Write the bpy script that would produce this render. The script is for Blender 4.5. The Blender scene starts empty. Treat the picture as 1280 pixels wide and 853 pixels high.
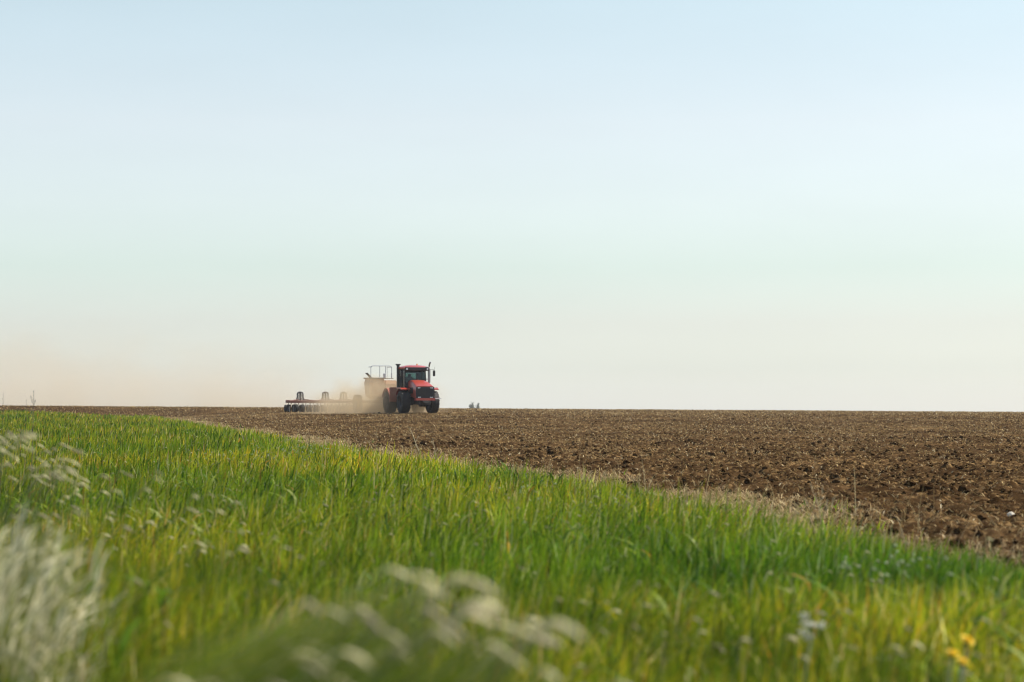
import bpy, bmesh, math, random
import numpy as np
from mathutils import Vector, Matrix

random.seed(7)
RNG = np.random.default_rng(11)
SC = bpy.context.scene
COL = SC.collection
R = math.radians

# ------------------------------------------------------------------ camera
EYE = 1.1
cam = bpy.data.cameras.new('camera')
cam.lens = 85; cam.sensor_width = 36
cam.clip_start = 0.1; cam.clip_end = 20000
cam.dof.use_dof = True
cam.dof.focus_distance = 62
cam.dof.aperture_fstop = 3.2
camo = bpy.data.objects.new('camera', cam); COL.objects.link(camo)
camo.location = (0, 0, EYE)
camo.rotation_euler = (R(90 + 1.62), 0, 0)
SC.camera = camo

# ------------------------------------------------------------------ light
SUN_EL, SUN_AZ = 48, 76           # azimuth clockwise from the viewing direction
sd = Vector((math.cos(R(SUN_EL)) * math.sin(R(SUN_AZ)), math.cos(R(SUN_EL)) * math.cos(R(SUN_AZ)), math.sin(R(SUN_EL))))
sun = bpy.data.lights.new('sun', 'SUN')
sun.energy = 5.0; sun.angle = R(0.53); sun.color = (1.0, 0.94, 0.84)
suno = bpy.data.objects.new('sun', sun); COL.objects.link(suno)
suno.rotation_euler = sd.to_track_quat('Z', 'Y').to_euler()

W = bpy.data.worlds.new('World'); SC.world = W
W.use_nodes = True
nt = W.node_tree; nt.nodes.clear()
def wn(t, **k):
    n = nt.nodes.new(t)
    for a, b in k.items(): setattr(n, a, b)
    return n
sky = wn('ShaderNodeTexSky', sky_type='NISHITA', sun_disc=False)
sky.sun_elevation = R(SUN_EL); sky.sun_rotation = R(SUN_AZ)
sky.altitude = 100; sky.air_density = 1.0; sky.dust_density = 0.6; sky.ozone_density = 1.5
tc = wn('ShaderNodeTexCoord')
sep = wn('ShaderNodeSeparateXYZ')
nt.links.new(tc.outputs['Generated'], sep.inputs[0])
ramp = wn('ShaderNodeValToRGB')
mr = wn('ShaderNodeMapRange'); mr.inputs[1].default_value = 0.0; mr.inputs[2].default_value = 0.4
nt.links.new(sep.outputs[2], mr.inputs[0]); nt.links.new(mr.outputs[0], ramp.inputs[0])
SKY_TINT = [(0, (0.762, 0.822, 0.994)), (0.02, (0.691, 0.744, 0.892)), (0.043, (0.639, 0.677, 0.799)), (0.089, (0.649, 0.633, 0.696)), (0.147, (0.681, 0.664, 0.654)), (0.213, (0.838, 0.739, 0.688)), (0.294, (0.96, 0.792, 0.694)), (0.414, (1.002, 0.853, 0.697)), (1.0, (0.913, 0.893, 0.863))]
ramp.color_ramp.elements[0].position = 0.0; ramp.color_ramp.elements[1].position = 1.0
for p, c in SKY_TINT[1:-1]: ramp.color_ramp.elements.new(p)
for e, (p, c) in zip(ramp.color_ramp.elements, SKY_TINT):
    e.color = (*c, 1)
mul = wn('ShaderNodeMix', data_type='RGBA', blend_type='MULTIPLY')
mul.inputs[0].default_value = 1.0
cmap = wn('ShaderNodeMapping'); cmap.inputs['Scale'].default_value = (4, 4, 16); cmap.inputs['Rotation'].default_value = (0.1, 0.22, 0)
cno = wn('ShaderNodeTexNoise'); cno.inputs['Scale'].default_value = 1.6; cno.inputs['Detail'].default_value = 5; cno.inputs['Roughness'].default_value = 0.55
cmr = wn('ShaderNodeMapRange'); cmr.inputs[1].default_value = 0.3; cmr.inputs[2].default_value = 0.7; cmr.inputs[3].default_value = 0.98; cmr.inputs[4].default_value = 1.02
nt.links.new(tc.outputs['Generated'], cmap.inputs[0]); nt.links.new(cmap.outputs[0], cno.inputs['Vector']); nt.links.new(cno.outputs['Fac'], cmr.inputs[0])
cir = wn('ShaderNodeMix', data_type='RGBA', blend_type='MULTIPLY'); cir.inputs[0].default_value = 1.0       # faint high cirrus
nt.links.new(sky.outputs[0], cir.inputs[6]); nt.links.new(cmr.outputs[0], cir.inputs[7])
nt.links.new(cir.outputs[2], mul.inputs[6]); nt.links.new(ramp.outputs[0], mul.inputs[7])
bg = wn('ShaderNodeBackground'); bg.inputs[1].default_value = 0.15
wo = wn('ShaderNodeOutputWorld')
nt.links.new(mul.outputs[2], bg.inputs[0]); nt.links.new(bg.outputs[0], wo.inputs[0])

vs = SC.view_settings
vs.view_transform = 'Standard'; vs.look = 'None'; vs.gamma = 1; vs.exposure = 0.55
vs.use_curve_mapping = False
SC.cycles.max_bounces = 8; SC.cycles.volume_bounces = 2; SC.cycles.transmission_bounces = 4
SC.cycles.transparent_max_bounces = 12
SC.cycles.use_denoising = True
SC.cycles.filter_width = 1.1

# ------------------------------------------------------------------ helpers
def tag(o, label=None, cat=None, group=None, kind=None):
    if label: o['label'] = label
    if cat: o['category'] = cat
    if group: o['group'] = group
    if kind: o['kind'] = kind
    return o

def _hash(ix, iy, seed):
    h = (ix.astype(np.int64) * 374761393 + iy.astype(np.int64) * 668265263 + seed * 1442695041) & 0xFFFFFFFF
    h = ((h ^ (h >> 13)) * 1274126177) & 0xFFFFFFFF
    h = (h ^ (h >> 16)) & 0xFFFF
    return h / 65535.0

def vnoise(x, y, s, seed=0):
    x = x / s; y = y / s
    ix = np.floor(x); iy = np.floor(y)
    fx = x - ix; fy = y - iy
    fx = fx * fx * (3 - 2 * fx); fy = fy * fy * (3 - 2 * fy)
    a = _hash(ix, iy, seed); b = _hash(ix + 1, iy, seed)
    c = _hash(ix, iy + 1, seed); d = _hash(ix + 1, iy + 1, seed)
    return (a * (1 - fx) + b * fx) * (1 - fy) + (c * (1 - fx) + d * fx) * fy

def sstep(a, b, x):
    t = np.clip((x - a) / (b - a), 0, 1)
    return t * t * (3 - 2 * t)

def edge_x(y):                       # the straight line between verge and field
    return 6.7 - 0.1775 * y - 1.2 * np.exp(-np.maximum(y, 0) / 18)
def edge_wobble(x, y):
    return (vnoise(x * 0.3, y, 7, 3) - 0.5) * 1.1 + (vnoise(x * 0.3, y, 1.7, 4) - 0.5) * 1.0

def ground_z(x, y):
    x = np.asarray(x, float); y = np.asarray(y, float)
    d = np.hypot(x, y)
    u = np.clip(x / np.maximum(np.abs(y), 1), -0.4, 0.4)
    amp = 1.12 - 1.55 * np.clip(u, -0.25, 0.25)
    att = sstep(-6, 22, x - edge_x(y))
    kk = 0.16 + 0.40 * sstep(0.15, 0.205, -u)
    low = kk * sstep(70, 215, d) + (1 - kk) * sstep(217, 245, d)
    att = att + (1 - att) * low
    z = amp * sstep(75, 250, d) * att
    z = z - sstep(250, 620, d) * 6.0 - np.maximum(d - 700, 0) * 0.006
    return np.where(y > 0, z, 0.0)

def gz(x, y): return float(ground_z(np.array([x]), np.array([y]))[0])

def principled(name, col, rough=0.6, metal=0.0, spec=0.5, coat=0.0):
    m = bpy.data.materials.new(name); m.use_nodes = True
    b = m.node_tree.nodes['Principled BSDF']
    b.inputs['Base Color'].default_value = (*col, 1)
    b.inputs['Roughness'].default_value = rough
    b.inputs['Metallic'].default_value = metal
    b.inputs['Specular IOR Level'].default_value = spec
    b.inputs['Coat Weight'].default_value = coat
    return m

def dusty(name, col, dust=(0.33, 0.24, 0.15), amount=0.35, rough=0.4, metal=0.0, coat=0.0, scale=2.5):
    """painted or rubber surface with a procedural film of field dust"""
    m = principled(name, col, rough, metal, 0.5, coat)
    t = m.node_tree; b = t.nodes['Principled BSDF']
    co = t.nodes.new('ShaderNodeTexCoord')
    n = t.nodes.new('ShaderNodeTexNoise'); n.inputs['Scale'].default_value = scale; n.inputs['Detail'].default_value = 6
    t.links.new(co.outputs['Object'], n.inputs['Vector'])
    mp = t.nodes.new('ShaderNodeMapRange')
    mp.inputs[1].default_value = 0.35; mp.inputs[2].default_value = 0.75
    mp.inputs[3].default_value = amount * 0.3; mp.inputs[4].default_value = amount
    t.links.new(n.outputs['Fac'], mp.inputs[0])
    mx = t.nodes.new('ShaderNodeMix'); mx.data_type = 'RGBA'
    mx.inputs[6].default_value = (*col, 1); mx.inputs[7].default_value = (*dust, 1)
    t.links.new(mp.outputs[0], mx.inputs[0]); t.links.new(mx.outputs[2], b.inputs['Base Color'])
    mr_ = t.nodes.new('ShaderNodeMapRange'); mr_.inputs[3].default_value = rough; mr_.inputs[4].default_value = 0.85
    t.links.new(mp.outputs[0], mr_.inputs[0]); t.links.new(mr_.outputs[0], b.inputs['Roughness'])
    return m

def np_mesh(name, verts, faces_flat, loop_tot, mat, cols=None, smooth=False, parent=None):
    me = bpy.data.meshes.new(name)
    nv = len(verts)
    me.vertices.add(nv); me.vertices.foreach_set('co', np.ascontiguousarray(verts, np.float32).ravel())
    me.loops.add(len(faces_flat)); me.loops.foreach_set('vertex_index', np.ascontiguousarray(faces_flat, np.int32))
    nf = len(loop_tot)
    starts = np.zeros(nf, np.int32); starts[1:] = np.cumsum(loop_tot)[:-1]
    me.polygons.add(nf)
    me.polygons.foreach_set('loop_start', starts); me.polygons.foreach_set('loop_total', np.asarray(loop_tot, np.int32))
    me.polygons.foreach_set('use_smooth', np.full(nf, smooth))
    if cols is not None:
        a = me.attributes.new('tint', 'FLOAT_COLOR', 'POINT')
        c4 = np.ones((nv, 4), np.float32); c4[:, :3] = cols
        a.data.foreach_set('color', c4.ravel())
    me.update(calc_edges=True)
    me.materials.append(mat)
    o = bpy.data.objects.new(name, me); COL.objects.link(o)
    if parent: o.parent = parent
    return o

class MB:
    """collects simple solids and links them as one mesh object"""
    def __init__(s): s.bm = bmesh.new()
    def poly_prism(s, pts, axis, a, b):
        def P(u, v, w):
            return {'y': (u, w, v), 'x': (w, u, v), 'z': (u, v, w)}[axis]
        A = [s.bm.verts.new(P(u, v, a)) for u, v in pts]; B = [s.bm.verts.new(P(u, v, b)) for u, v in pts]
        n = len(pts)
        s.bm.faces.new(A); s.bm.faces.new(B[::-1])
        for i in range(n): s.bm.faces.new((A[i], B[i], B[(i + 1) % n], A[(i + 1) % n]))
        return s
    def box(s, c, d, bev=0.0, rot=None):
        m = Matrix.Translation(c)
        if rot: m = m @ Matrix.Rotation(rot[0], 4, rot[1])
        g = bmesh.ops.create_cube(s.bm, size=1, matrix=m @ Matrix.Diagonal((*d, 1)))
        if bev:
            es = set(e for v in g['verts'] for e in v.link_edges)
            bmesh.ops.bevel(s.bm, geom=list(es), offset=bev, segments=2, affect='EDGES', profile=0.5)
        return s
    def loft(s, secs, cap=True):
        rings = [[s.bm.verts.new(p) for p in sec] for sec in secs]
        n = len(rings[0])
        for a, b in zip(rings, rings[1:]):
            for i in range(n): s.bm.faces.new((a[i], a[(i + 1) % n], b[(i + 1) % n], b[i]))
        if cap: s.bm.faces.new(rings[0][::-1]); s.bm.faces.new(rings[-1])
        return s
    def tube(s, pts, r, n=8, r1=None):
        pts = [Vector(p) for p in pts]; rings = []
        up = Vector((0, 0, 1))
        for i, p in enumerate(pts):
            t = (pts[min(i + 1, len(pts) - 1)] - pts[max(i - 1, 0)]).normalized()
            a = t.cross(up)
            if a.length < 0.05: a = t.cross(Vector((1, 0, 0)))
            a.normalize(); b = t.cross(a)
            rr = r if r1 is None else r + (r1 - r) * i / (len(pts) - 1)
            rings.append([p + (a * math.cos(2 * math.pi * k / n) + b * math.sin(2 * math.pi * k / n)) * rr for k in range(n)])
        return s.loft(rings)
    def lathe(s, prof, n=32, c=(0, 0, 0)):
        """profile of (radius, y) turned about the y axis"""
        rings = []
        for k in range(n):
            a = 2 * math.pi * k / n
            rings.append([s.bm.verts.new((c[0] + r * math.cos(a), c[1] + y, c[2] + r * math.sin(a))) for r, y in prof])
        for k in range(n):
            A, B = rings[k], rings[(k + 1) % n]
            for i in range(len(prof) - 1): s.bm.faces.new((A[i], A[i + 1], B[i + 1], B[i]))
        return s
    def build(s, name, mat, parent=None, smooth=False, loc=None):
        bmesh.ops.remove_doubles(s.bm, verts=s.bm.verts, dist=1e-5)
        bmesh.ops.recalc_face_normals(s.bm, faces=s.bm.faces)
        me = bpy.data.meshes.new(name)
        s.bm.to_mesh(me); s.bm.free()
        me.materials.append(mat)
        if smooth:
            me.polygons.foreach_set('use_smooth', [True] * len(me.polygons))
            me.set_sharp_from_angle(angle=R(35))
        o = bpy.data.objects.new(name, me); COL.objects.link(o)
        if parent: o.parent = parent
        if loc: o.location = loc
        return o

def empty(name, loc=(0, 0, 0), rz=0, parent=None):
    o = bpy.data.objects.new(name, None); COL.objects.link(o)
    o.location = loc; o.rotation_euler = (0, 0, rz); o.empty_display_size = 0.3
    if parent: o.parent = parent
    return o

def copy_tree(o, parent=None):
    c = o.copy(); COL.objects.link(c)
    if parent: c.parent = parent
    for ch in o.children: copy_tree(ch, c)
    return c

# ------------------------------------------------------------------ materials of the ground
def soil_material(name, dark, mid, pale, straw, straw_amt):
    m = bpy.data.materials.new(name); m.use_nodes = True
    t = m.node_tree; b = t.nodes['Principled BSDF']
    b.inputs['Roughness'].default_value = 1.0; b.inputs['Specular IOR Level'].default_value = 0.0
    co = t.nodes.new('ShaderNodeTexCoord')
    def noise(sc, det=6, rough=0.6, vec=None):
        n = t.nodes.new('ShaderNodeTexNoise'); n.inputs['Scale'].default_value = sc
        n.inputs['Detail'].default_value = det; n.inputs['Roughness'].default_value = rough
        t.links.new(vec or co.outputs['Object'], n.inputs['Vector']); return n
    n1 = noise(1.1, 8, 0.7)
    r = t.nodes.new('ShaderNodeValToRGB')
    e = r.color_ramp.elements
    e[0].position = 0.33; e[0].color = (*dark, 1); e[1].position = 0.68; e[1].color = (*pale, 1)
    k = e.new(0.5); k.color = (*mid, 1)
    t.links.new(n1.outputs['Fac'], r.inputs[0])
    # straw and stubble strewn over the soil
    n2 = noise(9, 6, 0.75)
    n3 = noise(0.12, 4, 0.6)
    ad = t.nodes.new('ShaderNodeMath'); ad.operation = 'MULTIPLY_ADD'
    ad.inputs[1].default_value = 0.35; t.links.new(n3.outputs['Fac'], ad.inputs[0]); t.links.new(n2.outputs['Fac'], ad.inputs[2])
    mp = t.nodes.new('ShaderNodeMapRange'); mp.inputs[1].default_value = 0.70; mp.inputs[2].default_value = 0.86
    mp.inputs[4].default_value = straw_amt
    t.links.new(ad.outputs[0], mp.inputs[0])
    mx = t.nodes.new('ShaderNodeMix'); mx.data_type = 'RGBA'
    t.links.new(mp.outputs[0], mx.inputs[0]); t.links.new(r.outputs[0], mx.inputs[6]); mx.inputs[7].default_value = (*straw, 1)
    t.links.new(mx.outputs[2], b.inputs['Base Color'])
    bp = t.nodes.new('ShaderNodeBump'); bp.inputs['Strength'].default_value = 0.6; bp.inputs['Distance'].default_value = 0.03
    n4 = noise(22, 5, 0.7)
    t.links.new(n4.outputs['Fac'], bp.inputs['Height']); t.links.new(bp.outputs[0], b.inputs['Normal'])
    return m
M_FIELD = soil_material('ploughed_soil', (0.015, 0.0080, 0.0036), (0.043, 0.0235, 0.0100), (0.096, 0.056, 0.025), (0.29, 0.18, 0.075), 0.9)
M_VERGE = soil_material('verge_soil', (0.03, 0.03, 0.012), (0.045, 0.055, 0.015), (0.07, 0.075, 0.025), (0.12, 0.11, 0.05), 0.4)

def tint_material(name, transl=0.35, rough=0.5, spec=0.3):
    m = bpy.data.materials.new(name); m.use_nodes = True
    t = m.node_tree; b = t.nodes['Principled BSDF']; out = t.nodes['Material Output']
    a = t.nodes.new('ShaderNodeAttribute'); a.attribute_name = 'tint'
    t.links.new(a.outputs['Color'], b.inputs['Base Color'])
    b.inputs['Roughness'].default_value = rough; b.inputs['Specular IOR Level'].default_value = spec
    tr = t.nodes.new('ShaderNodeBsdfTranslucent'); t.links.new(a.outputs['Color'], tr.inputs[0])
    ms = t.nodes.new('ShaderNodeMixShader'); ms.inputs[0].default_value = transl
    t.links.new(b.outputs[0], ms.inputs[1]); t.links.new(tr.outputs[0], ms.inputs[2]); t.links.new(ms.outputs[0], out.inputs[0])
    return m
M_BLADE = tint_material('grass_blades', 0.45, 0.5, 0.12)
M_STRAW = tint_material('dry_straw', 0.25, 0.7, 0.2)
M_SEED = tint_material('seed_heads', 0.35, 0.55, 0.4)

# ------------------------------------------------------------------ ground: one fan-shaped sheet, split along the field edge
FIELD_MICRO_FADE = (180, 330)
def clod_z(x, y):
    n1 = vnoise(x, y, 0.62, 21); n2 = vnoise(x + 3, y, 0.27, 22); n3 = vnoise(x, y + 5, 0.13, 23); n4 = vnoise(x, y, 4.5, 24); n5 = vnoise(x, y, 0.075, 26)
    big = np.clip(vnoise(x, y, 0.24, 25) - 0.72, 0, 1) * 0.2
    return (n1 - 0.5) * 0.035 + (1 - np.abs(2 * n2 - 1)) * 0.055 + (n3 - 0.5) * 0.095 + (n5 - 0.5) * 0.05 + (n4 - 0.5) * 0.05 + big
def field_z(x, y):
    d = np.hypot(x, y)
    e = x - edge_x(y)
    k = np.maximum(sstep(-0.5, 1.5, e), sstep(215, 221, d)) * (1 - 0.75 * sstep(*FIELD_MICRO_FADE, d))
    return ground_z(x, y) + clod_z(x, y) * k - 0.03

def make_ground():
    fine = np.arange(-0.285, 0.2851, 0.00085)
    left = -np.geomspace(0.285, math.pi, 34)[1:][::-1]
    right = np.geomspace(0.285, math.pi, 34)[1:]
    ang = np.concatenate([left, fine, right])
    rad = np.concatenate([np.geomspace(0.4, 12, 40)[:-1], np.geomspace(12, 60, 820)[:-1], np.geomspace(60, 290, 500)[:-1], np.geomspace(290, 9000, 60)])
    A, Rr = np.meshgrid(ang, rad)
    X = Rr * np.sin(A); Y = Rr * np.cos(A)
    e = X - edge_x(Y) - edge_wobble(X, Y)
    mead = (e < 0) & (np.hypot(X, Y) < 217)
    Z = np.where(mead, ground_z(X, Y) + (vnoise(X, Y, 0.8, 31) - 0.5) * 0.06, field_z(X, Y))
    V = np.stack([X, Y, Z], -1).reshape(-1, 3)
    nr, na = A.shape
    idx = np.arange(nr * na).reshape(nr, na)
    q = np.stack([idx[:-1, :-1], idx[:-1, 1:], idx[1:, 1:], idx[1:, :-1]], -1).reshape(-1, 4)
    mf = mead[:-1, :-1].reshape(-1)
    for name, sel, mat in (('ploughed_field', ~mf, M_FIELD), ('grass_verge', mf, M_VERGE)):
        f = q[sel]
        used, inv = np.unique(f, return_inverse=True)
        o = np_mesh(name, V[used], inv.reshape(-1), np.full(len(f), 4), mat, smooth=True)
        yield o
g_field, g_verge = make_ground()
tag(g_field, 'bare brown ploughed field stretching to the horizon', 'field', kind='structure')
tag(g_verge, 'green grassy verge along the field edge', 'ground', kind='structure')

# ------------------------------------------------------------------ blades
def blade_arrays(x, y, z, h, w, face, lean_dir, lean, cols, seg=3):
    n = len(x)
    ts = np.linspace(0, 1, seg + 1)
    wx, wy = np.cos(face), np.sin(face)
    lx, ly = np.cos(lean_dir), np.sin(lean_dir)
    vs_, = [np.zeros((n, 2 * seg + 1, 3), np.float32)]
    for i, t in enumerate(ts):
        off = lean * h * t ** 1.8
        zz = z + h * (t - 0.45 * np.minimum(lean, 1.2) * t ** 2.4)
        cx = x + lx * off; cy = y + ly * off
        ww = w * (1 - 0.25 * t) * 0.5 if i < seg else None
        if i < seg:
            vs_[:, 2 * i] = np.stack([cx - wx * ww, cy - wy * ww, zz], -1)
            vs_[:, 2 * i + 1] = np.stack([cx + wx * ww, cy + wy * ww, zz], -1)
        else:
            vs_[:, 2 * seg] = np.stack([cx, cy, zz], -1)
    per = 2 * seg + 1
    base = (np.arange(n) * per)[:, None]
    pat = []
    for i in range(seg - 1): pat += [2 * i, 2 * i + 1, 2 * i + 3, 2 * i + 2]
    pat += [2 * seg - 2, 2 * seg - 1, 2 * seg]
    F = (base + np.array(pat)[None]).reshape(-1)
    tot = np.tile(np.array([4] * (seg - 1) + [3]), n)
    return vs_.reshape(-1, 3), F, tot, np.repeat(cols, per, axis=0)

def merge(parts):
    V, F, T, C = [], [], [], []; k = 0
    for v, f, t, c in parts:
        V.append(v); F.append(f + k); T.append(t); C.append(c); k += len(v)
    return np.concatenate(V), np.concatenate(F), np.concatenate(T), np.concatenate(C)

def palette(n, rng, cols, probs):
    c = np.array(cols)[rng.choice(len(cols), n, p=np.array(probs) / sum(probs))]
    return c * (0.75 + 0.5 * rng.random((n, 1)))

GREENS = [(0.165, 0.25, 0.010), (0.25, 0.32, 0.012), (0.34, 0.34, 0.018), (0.050, 0.095, 0.008), (0.44, 0.37, 0.02), (0.55, 0.45, 0.17), (0.36, 0.18, 0.03)]

def sample_polar(n, r0, r1, power, a0=-0.29, a1=0.29):
    """radii with surface density ~ r**-power"""
    e = 2 - power
    u = RNG.random(n)
    r = (r0 ** e + u * (r1 ** e - r0 ** e)) ** (1 / e) if abs(e) > 1e-6 else r0 * (r1 / r0) ** u
    a = a0 + RNG.random(n) * (a1 - a0)
    return r * np.sin(a), r * np.cos(a), r

def verge_height(x, y):
    d = np.hypot(x, y)
    h = 0.27 + 0.16 * vnoise(x, y, 2.3, 41) + 0.10 * vnoise(x, y, 0.6, 42)
    e = edge_x(y) + edge_wobble(x, y) - x
    h = h * (0.45 + 0.55 * sstep(0.0, 1.0, e))
    # tall stand beside the camera on the left
    tall = np.exp(-(((x + 1.75) / 0.65) ** 2 + ((y - 8.2) / 2.2) ** 2))
    return h * (1 + 1.15 * tall)

def make_grass():
    parts = []
    for n, r0, r1, pw, seg, wk, aw in ((40000, 1.6, 5.5, 0.0, 3, 0.009, 0.6), (166000, 5.5, 15, 0.15, 3, 0.0085, 0.42), (385000, 15, 222, 1.5, 2, 0.0095, 0.31)):
        x, y, r = sample_polar(n, r0, r1, pw, -aw, aw)
        e = edge_x(y) + edge_wobble(x, y) - x
        clump = vnoise(x, y, 0.22, 43)
        stray = (e > -2.2) & (vnoise(x, y * 0.6, 1.1, 49) > 0.87) & (RNG.random(len(x)) < 0.5)
        keep = ((e > -0.35 + 0.6 * RNG.random(len(x)) ** 2) | stray) & (RNG.random(len(x)) < 0.35 + 0.9 * clump)
        x, y, r, e = x[keep], y[keep], r[keep], e[keep]
        m = len(x)
        h = verge_height(x, y) * (0.35 + 0.6 * RNG.random(m) + 0.55 * vnoise(x, y, 0.3, 47)) * np.where(r > 217, 0.3, 1)
        w = wk * np.maximum(1, r / 15) ** 0.85 * (0.6 + 0.8 * RNG.random(m))
        cols = palette(m, RNG, GREENS, [26, 26, 18, 20, 9, 6, 3])
        # patches: yellower and greener areas
        pn = vnoise(x, y * 0.6, 2.6, 44)[:, None]; pf = vnoise(x, y * 0.4, 9, 45)[:, None]
        ps = (0.5 * vnoise(x, y * 0.7, 0.8, 46) + 0.5 * vnoise(x, y, 0.25, 48))[:, None]
        cols = cols * (1 + (pn - 0.5) * np.array([1.1, 0.5, 0.3])) * (1 + (pf - 0.5) * np.array([0.4, 0.2, 0.2])) * (1 + (ps - 0.5) * np.array([1.5, 1.1, 0.8])) * (0.85 + 0.35 * np.exp(-np.maximum(e, 0) / 2.5))[:, None]
        dry = (RNG.random(m) < 0.38 * np.exp(-np.maximum(e, 0) / 0.5))
        cols[dry] = np.array([0.33, 0.26, 0.13]) * (0.7 + 0.5 * RNG.random((dry.sum(), 1)))
        face = RNG.normal(0, 0.9, m)
        ld = np.where(RNG.random(m) < 0.55, RNG.normal(-0.15, 0.7, m), RNG.random(m) * 6.28)
        lean = np.clip(np.abs(RNG.normal(0.35, 0.38, m)), 0.02, 1.5)
        if r0 > 5 and r1 < 20: h = h * 0.85
        parts.append(blade_arrays(x, y, ground_z(x, y) - 0.01, h, w, face, ld, lean, np.clip(cols, 0.005, 0.8), seg))
    # broad leaves of dandelion, dock and yarrow between the blades, in loose patches
    x, y, r = sample_polar(30000, 5.5, 60, 1.1)
    e = edge_x(y) + edge_wobble(x, y) - x
    keep = (e > 0.1) & (vnoise(x, y * 0.7, 0.9, 62) > 0.55) & (RNG.random(len(x)) < 0.7)
    x, y, r = x[keep], y[keep], r[keep]; m = len(x)
    cols = palette(m, RNG, [(0.10, 0.19, 0.012), (0.06, 0.11, 0.012), (0.26, 0.33, 0.03), (0.30, 0.33, 0.10), (0.36, 0.22, 0.03)], [5, 4, 4, 2, 0.8])
    h = verge_height(x, y) * (0.35 + 0.75 * RNG.random(m))
    L = h * (0.35 + 0.3 * RNG.random(m))
    parts.append(blade_arrays(x, y, ground_z(x, y) + h - L, L, (0.012 + 0.018 * RNG.random(m)) * np.maximum(1, r / 22) ** 0.6, RNG.random(m) * 6.28, RNG.random(m) * 6.28, 0.5 + 1.3 * RNG.random(m), np.clip(cols, 0.005, 0.8), 4))
    V, F, T, C = merge(parts)
    return np_mesh('grass', V, F, T, M_BLADE, cols=C)
tag(make_grass(), 'long fresh green grass covering the verge', 'grass', kind='stuff')

def make_straw():
    """broken straw and stubble lying on the soil, and dead grass along the field edge"""
    parts = []
    x, y, r = sample_polar(640000, 11, 255, 1.25)
    e = x - edge_x(y) - edge_wobble(x, y)
    dens = 0.25 + 0.9 * vnoise(x, y * 0.5, 1.6, 51) ** 2 + 2.2 * np.exp(-np.abs(e - 0.6) / 1.0) * vnoise(x, y, 0.9, 55)
    dens *= 0.45 + 0.8 * vnoise(x * 0.15, y, 14, 52)
    keep = ((e > -0.2) | (r > 218)) & (RNG.random(len(x)) < dens)
    x, y, r, e = x[keep], y[keep], r[keep], e[keep]; m = len(x)
    L = (0.02 + 0.075 * RNG.random(m)) * np.maximum(1, r / 60) ** 0.5
    w = 0.007 * np.maximum(1, r / 16) ** 0.75 * (0.6 + 0.8 * RNG.random(m))
    cols = palette(m, RNG, [(0.36, 0.235, 0.09), (0.48, 0.345, 0.15), (0.15, 0.09, 0.033), (0.64, 0.53, 0.32)], [36, 28, 30, 6])
    lean = 0.6 + 1.6 * RNG.random(m)
    parts.append(blade_arrays(x, y, field_z(x, y) - 0.005, L, w, RNG.random(m) * 6.28, RNG.random(m) * 6.28, lean, cols, 2))
    n = 90000                                              # thicker mat where the plough stops
    y = 12 * (190 / 12) ** RNG.random(n); off = np.abs(RNG.normal(0, 0.75, n)) - 0.25
    x = edge_x(y) + off; x = x + edge_wobble(x, y)
    keep = RNG.random(n) < 1.5 * sstep(0.3, 0.65, vnoise(x, y * 0.5, 1.8, 59)); x, y = x[keep], y[keep]; m = len(x); r = np.hypot(x, y)
    cols = palette(m, RNG, [(0.42, 0.30, 0.135), (0.54, 0.41, 0.20), (0.26, 0.17, 0.07)], [4, 4, 3])
    parts.append(blade_arrays(x, y, field_z(x, y) + 0.01 + 0.03 * RNG.random(m), (0.04 + 0.10 * RNG.random(m)) * np.maximum(1, r / 60) ** 0.5, 0.006 * np.maximum(1, r / 16) ** 0.75 * (0.6 + 0.8 * RNG.random(m)),
                 RNG.random(m) * 6.28, RNG.random(m) * 6.28, 0.7 + 1.6 * RNG.random(m), cols, 2))
    V, F, T, C = merge(parts)
    o = np_mesh('straw', V, F, T, M_STRAW, cols=C)
    tag(o, 'broken straw and stubble strewn over the ploughed soil', 'straw', kind='stuff')
    # dead grass tussocks along the edge and some out in the field
    T = []
    n = 300000
    x, y, r = sample_polar(n, 11, 220, 1.4)
    e = x - edge_x(y) - edge_wobble(x, y)
    cl = vnoise(x, y * 0.6, 0.9, 53); cl2 = vnoise(x, y, 0.35, 54)
    p = np.exp(-np.abs(e - 0.5) / 0.75) * sstep(0.28, 0.6, cl) * 1.6 + 0.5 * sstep(0.83, 0.92, cl * 0.75 + cl2 * 0.25) * np.exp(-np.maximum(e, 0) / 9)
    keep = (e > -0.8) & (RNG.random(n) < p)
    x, y, r, e = x[keep], y[keep], r[keep], e[keep]; m = len(x)
    h = (0.04 + 0.13 * RNG.random(m)) * (0.6 + 0.7 * cl[keep])
    w = 0.005 * np.maximum(1, r / 14) ** 0.85 * (0.6 + 0.8 * RNG.random(m))
    cols = palette(m, RNG, [(0.38, 0.27, 0.125), (0.48, 0.37, 0.19), (0.27, 0.17, 0.075)], [4, 3, 3])
    o = np_mesh('dead_grass', *blade_arrays(x, y, field_z(x, y) - 0.01, h, w, RNG.normal(0, 0.9, m), RNG.random(m) * 6.28,
                0.4 + 0.9 * RNG.random(m), cols, 2)[:3], M_STRAW, cols=np.repeat(cols, 5, axis=0))
    tag(o, 'pale dead grass tufts along the edge of the field', 'dead grass', kind='stuff')
make_straw()

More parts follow.
